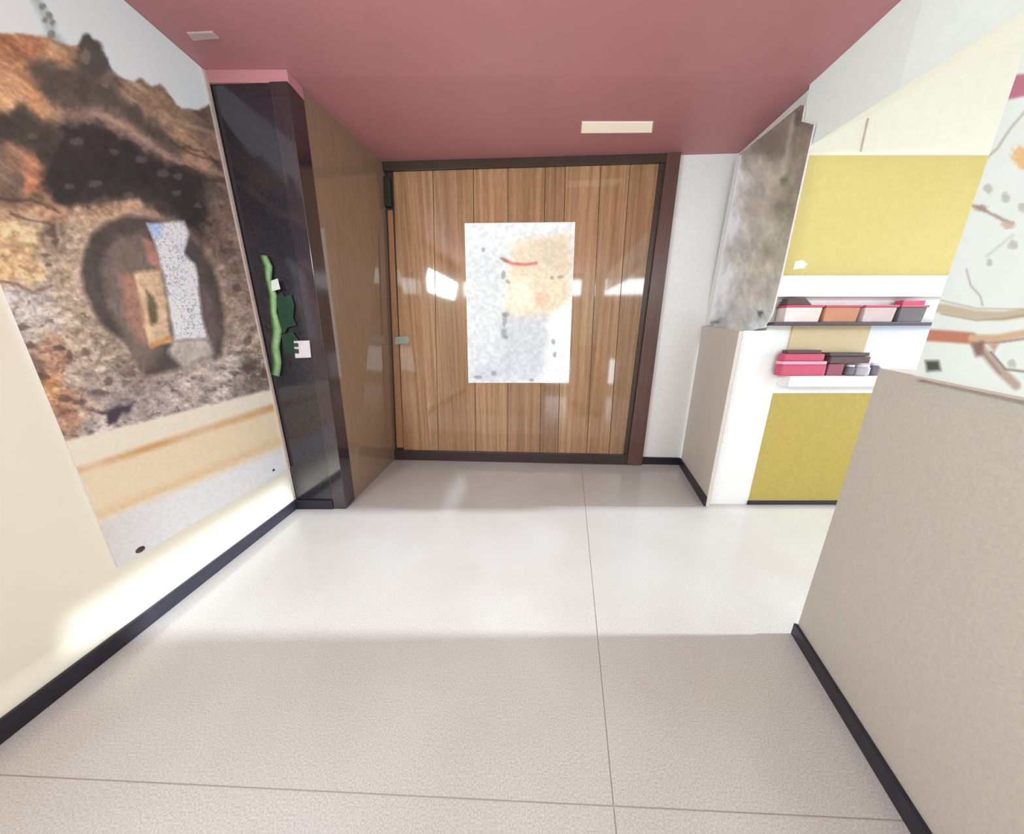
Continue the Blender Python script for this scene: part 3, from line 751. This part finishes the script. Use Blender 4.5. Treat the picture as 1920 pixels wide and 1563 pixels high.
link('edge_strip', plate([on_plane(*a, RP0, RP1, -.002) for a in ((1384, 290), (1391, 290), (1330, 610), (1322, 610))], RN * .008, .001), M['white'], rp)

# ------------------------------------------------------------------ map board standing on the low partition
def paint_map(x, y):
    c = Paint(x, y, (226, 236, 231))
    c.c = c.c + (8 * fbm(x / 30, y / 30, 3))[..., None]
    c.line([(1722, 575), (1770, 578), (1830, 590), (1880, 592), (1935, 585)], (196, 184, 158), 17, 3)
    c.line([(1765, 588), (1830, 600), (1880, 598), (1935, 588)], (150, 138, 116), 3, 2, .8)
    c.line([(1765, 563), (1830, 578), (1935, 580)], (160, 148, 128), 2, 2, .7)
    c.line([(1735, 628), (1785, 631), (1822, 634)], (190, 128, 104), 22, 3)
    c.line([(1822, 634), (1870, 634), (1935, 622)], (206, 176, 144), 14, 3)
    c.line([(1825, 643), (1870, 642), (1935, 633)], (128, 116, 104), 4, 2, .8)
    c.line([(1838, 650), (1870, 690), (1905, 722)], (182, 164, 152), 17, 4)
    c.line([(1858, 660), (1885, 692), (1935, 698)], (120, 106, 98), 4, 2, .85)
    c.line([(1835, 650), (1875, 700)], (138, 120, 112), 3, 2, .7)
    c.poly([(1822, 645), (1845, 640), (1842, 665), (1830, 668)], (138, 112, 104), 4, 3)
    c.poly([(1852, 645), (1874, 642), (1864, 662)], (196, 158, 138), 4, 2)
    c.line([(1815, 382), (1840, 390), (1850, 396), (1880, 412), (1898, 418)], (150, 122, 112), 5, 3, .85, 3)
    c.spot(1840, 390, 12, 7, (170, 138, 128), .7); c.spot(1890, 422, 13, 7, (196, 176, 158), .8)
    c.line([(1840, 305), (1870, 278), (1895, 240), (1930, 200)], (168, 166, 160), 4, 2.5, .8)
    c.line([(1812, 505), (1820, 535), (1838, 555), (1842, 572)], (160, 154, 146), 3, 2, .7)
    c.line([(1900, 440), (1850, 480)], (186, 186, 180), 3, 3, .6)
    for px, py, r in ((1852, 353, 8), (1886, 370, 9), (1900, 460, 9), (1855, 492, 6), (1917, 388, 8), (1897, 682, 9)):
        c.spot(px, py, r, r, (178, 180, 172), .7); c.spot(px, py, r * .45, r * .45, (190, 192, 186), .8)
    c.poly([(1735, 676), (1760, 676), (1764, 694), (1738, 696)], (76, 82, 70), 4)
    c.poly([(1874, 190), (1884, 155), (1905, 140), (1990, 130), (1990, 165), (1912, 182)], (186, 120, 140), 3)
    c.spot(1920, 295, 22, 20, (230, 186, 132), .95)
    return c.c
MO = 0.035
mp0 = on_plane(1720, 690, PT0, PT1, MO)[:2]
md = PTD
mp1 = mp0 + md * 1.0
mb = empty('map_board', (mp0[0], mp0[1], 1.46), 'pale map board with tan and orange road lines standing on the low partition', 'map')
dz0 = lambda p: zp(np.linalg.norm(np.asarray(p) - PT0)) + .001
P0b = (mp0[0], mp0[1], dz0(mp0)); P1b = (mp1[0], mp1[1], dz0(mp1)); P1t = (mp1[0], mp1[1], 2.95); P0t = (mp0[0] + .01, mp0[1] + .02, 2.95)
PN3 = np.array([*PTN, 0])
link('board', plate([P0b, P1b, P1t, P0t], PN3 * .02), M['plate'], mb)
print_grid('print', [np.array(q) - PN3 * .0015 for q in (P0t, P1t, P1b, P0b)], 330, 420, paint_map, M['mapprint'], mb)
link('bottom_ledge', plate([np.array(P0b) - PN3 * .003, np.array(P1b) - PN3 * .003, np.array(P1b) - PN3 * .003 + np.array([0, 0, .006]), np.array(P0b) - PN3 * .003 + np.array([0, 0, .006])], PN3 * -.006), M['edge'], mb)

# ------------------------------------------------------------------ ceiling lights
def ceiling_light(pix, label, m):
    z = 3.3
    Q = []
    for a in pix:
        zz = z
        for _ in range(8):
            q = on_z(*a, zz); zz = cz(q[1])
        Q.append(q)
    cen = np.mean(Q, 0)
    e = empty('ceiling_light', tuple(cen), label, 'ceiling light')
    link('housing', plate([q + (q - cen) * .04 + np.array([0, 0, .0]) for q in Q], (0, 0, -.003), .001), M['edge'], e)
    link('diffuser', plate([q + np.array([0, 0, -.0032]) for q in Q], (0, 0, -.004), .001), m, e)
ceiling_light(((1092, 227), (1224, 227), (1222, 247), (1090, 248)), 'bright white rectangular light on the red ceiling above the wooden door', M['lamp'])
ceiling_light(((350, 60), (398, 58), (410, 70), (362, 74)), 'dim pinkish ceiling light on the red ceiling near the left mural', M['lampdim'])

# ------------------------------------------------------------------ wall shelf between the yellow fields, and what stands on it
su = empty('wall_shelf', (2.9, YB, 1.12), 'white wall shelf unit with tan and pale blue back panels between the yellow fields', 'shelf')
def fy(x, y, Y): return on_y(x, y, Y)
def pbox(x0, x1, ya, yb, Yf, Yb, bev=.004, lean=0.0):
    """box whose front face covers photo columns x0..x1 (at its base) and rows ya..yb at depth Yf, going back to Yb"""
    b0 = fy(x0, yb, Yf); b1 = fy(x1, yb, Yf); zt = fy(x0, ya, Yf)[2]; zb = b0[2]
    return hexa([(b0[0], Yf, zb), (b1[0], Yf, zb), (b1[0], Yb, zb), (b0[0], Yb, zb)],
                [(b0[0] - lean, Yf, zt), (b1[0] + lean, Yf, zt), (b1[0] + lean, Yb, zt), (b0[0] - lean, Yb, zt)], bev)
YF = 2.50                                    # front edge of the shelf boards
zs = fy(1500, 609, YF)[2]; zs0 = fy(1500, 604.5, YF)[2]
link('shelf_board', box(2.12, 3.6, YF, YB, zs - .002, zs0 + .004, .003), M['shelf_dark'], su)
link('fascia', box(2.13, 3.7, YF + .04, YB, fy(1500, 556, YF + .04)[2], fy(1500, 517, YF + .04)[2], .004), M['white'], su)
zl = fy(1500, 705, YF)[2]
link('shelf_board', box(2.36, 3.6, YF, YB, zl - .09, zl, .004), M['white'], su)
a0, a1 = fy(1478, 640, YB)[0], fy(1622, 640, YB)[0]
link('tan_panel', box(a0, a1, YB - .014, YB - .001, zl, zs - .002), M['tan'], su)
link('blue_panel', box(a1 + .002, 3.7, YB - .012, YB - .001, zl, zs - .002), M['paleblue'], su)
link('back_panel', box(2.2, 3.7, YB - .008, YB - .001, zs0 + .004, fy(1500, 550, YB)[2]), M['white'], su)
link('wall_sticker', plate([on_y(*a, YB - .0062) for a in ((1486, 505), (1508, 503), (1514, 495), (1504, 487), (1490, 490))], (0, -.003, 0), .001), M['pale'],
     label='small pale green sticker at the lower left of the upper yellow field', cat='sticker')
# four storage bins on the upper board
bins = [(1470, 1534, 'binwhite', 'white storage bin under a brown cover at the left end of the upper shelf'),
        (1543, 1604, 'binorange', 'orange tan storage bin on the upper shelf beside the white bin'),
        (1616, 1672, 'bingrey', 'pale grey pink storage bin on the upper shelf right of the orange bin'),
        (1682, 1728, 'bindark', 'dark slate storage bin carrying a small pink box on the upper shelf')]
zbase = zs0 + .005
bin_x = []
for x0, x1, m, lab in bins:
    Yf = YF + .012; Yk = YB - .02
    bx0, bx1 = fy(x0, 603, Yf)[0], fy(x1, 603, Yf)[0]
    zt = fy(x0, 576, Yf)[2]
    bin_x.append((bx0, bx1, zt))
    e = empty('storage_bin', ((bx0 + bx1) / 2, (Yf + Yk) / 2, zbase), lab, 'bin', 'storage bins on the upper shelf')
    lean = .006
    bm = hexa([(bx0, Yf, zbase), (bx1, Yf, zbase), (bx1, Yk, zbase), (bx0, Yk, zbase)],
              [(bx0 - lean, Yf - .004, zt), (bx1 + lean, Yf - .004, zt), (bx1 + lean, Yk, zt), (bx0 - lean, Yk, zt)], .005)
    link('bin_body', bm, M[m], e)
    bm = box(bx0 - lean - .006, bx1 + lean + .006, Yf - .01, Yk, zt + .0005, zt + .017, .003)
    link('lid', bm, M['pink'], e)
x0, x1, zt = bin_x[0]
link('brown_cover', hexa([(x0 - .005, YF + .01, zt + .018), (x0 + .2, YF + .01, zt + .018), (x0 + .2, YB - .03, zt + .018), (x0 - .005, YB - .03, zt + .018)],
                         [(x0, YF + .02, zt + .066), (x0 + .14, YF + .02, zt + .074), (x0 + .14, YB - .04, zt + .074), (x0, YB - .04, zt + .066)], .008), M['browncap'],
     label='dark brown folded cover lying on top of the white storage bin', cat='cover')
x0, x1, zt = bin_x[3]
link('pink_box', box(x0 + .01, x1 - .01, YF + .02, YB - .04, zt + .018, zt + .056, .004), M['pink'], label='small crimson pink box lying on the dark slate bin', cat='box')
# lower ledge
e = empty('folded_cushion', (2.5, YF + .05, zl), 'bright crimson pink cushion with a pale band at the left end of the lower ledge', 'cushion')
link('lower_half', pbox(1463, 1546, 684, 704.5, YF + .012, YB - .03, .012), M['pink'], e)
link('pale_band', pbox(1468, 1550, 677, 683.5, YF + .016, YB - .03, .004), M['pinklight'], e)
link('upper_half', pbox(1470, 1545, 663, 676.5, YF + .014, YB - .03, .010), M['pink'], e)
link('dark_top', pbox(1477, 1540, 656, 662.5, YF + .03, YB - .03, .004), M['browncap'], e)
link('crimson_box', pbox(1549, 1578, 682, 704.5, YF + .03, YB - .03, .005), M['plumbox'], label='small dull crimson box beside the pink cushion on the lower ledge', cat='box')
e = empty('tray', (2.75, YF + .06, zl + .1), 'dark brown tray resting on the crimson box and the jars', 'tray')
link('tray_body', pbox(1556, 1630, 668, 681, YF + .02, YB - .03, .006), M['browncap'], e)
link('tray_rim', pbox(1556, 1630, 661, 667.5, YF + .012, YB - .03, .003), M['shelf_dark'], e)
for x0, x1, ya, m, lab in ((1583, 1596, 683, 'violet', 'small dull grey jar between the crimson box and the pale jar'), (1599, 1622, 683, 'greyjar', 'pale grey jar under the right end of the brown tray'), (1628, 1643, 680, 'violet', 'dark violet jar at the right end of the lower ledge')):
    Yf = YF + .05
    c0, c1 = fy(x0, 704, Yf), fy(x1, 704, Yf)
    zt = fy(x0, ya, Yf)[2] - .002
    r = (c1[0] - c0[0]) / 2; cx_ = (c0[0] + c1[0]) / 2
    e = empty('jar', (cx_, Yf, zl), lab, 'jar', 'jars on the lower ledge')
    H = zt - zl
    bm = bmesh.new(); prev = None; rings = [(r * .8, .001), (r, H * .12), (r, H * .72), (r * .8, H * .82)]
    for rr, hh in rings:
        ring = [bm.verts.new((cx_ + rr * math.cos(t * math.tau / 18), Yf + rr * math.sin(t * math.tau / 18), zl + hh)) for t in range(18)]
        if prev:
            for i in range(18): bm.faces.new((prev[i], prev[(i + 1) % 18], ring[(i + 1) % 18], ring[i]))
        else: bm.faces.new(ring[::-1])
        prev = ring
    bm.faces.new(prev)
    link('jar_body', bm, M[m], e)
    bm = bmesh.new(); prev = None
    for rr, hh in ((r * .84, H * .825), (r * .86, H * .98), (r * .8, H)):
        ring = [bm.verts.new((cx_ + rr * math.cos(t * math.tau / 18), Yf + rr * math.sin(t * math.tau / 18), zl + hh)) for t in range(18)]
        if prev:
            for i in range(18): bm.faces.new((prev[i], prev[(i + 1) % 18], ring[(i + 1) % 18], ring[i]))
        else: bm.faces.new(ring[::-1])
        prev = ring
    bm.faces.new(prev)
    link('jar_lid', bm, M['plate'], e)

# children of Empties were built in world space: put their meshes into the parent's frame is done in link()
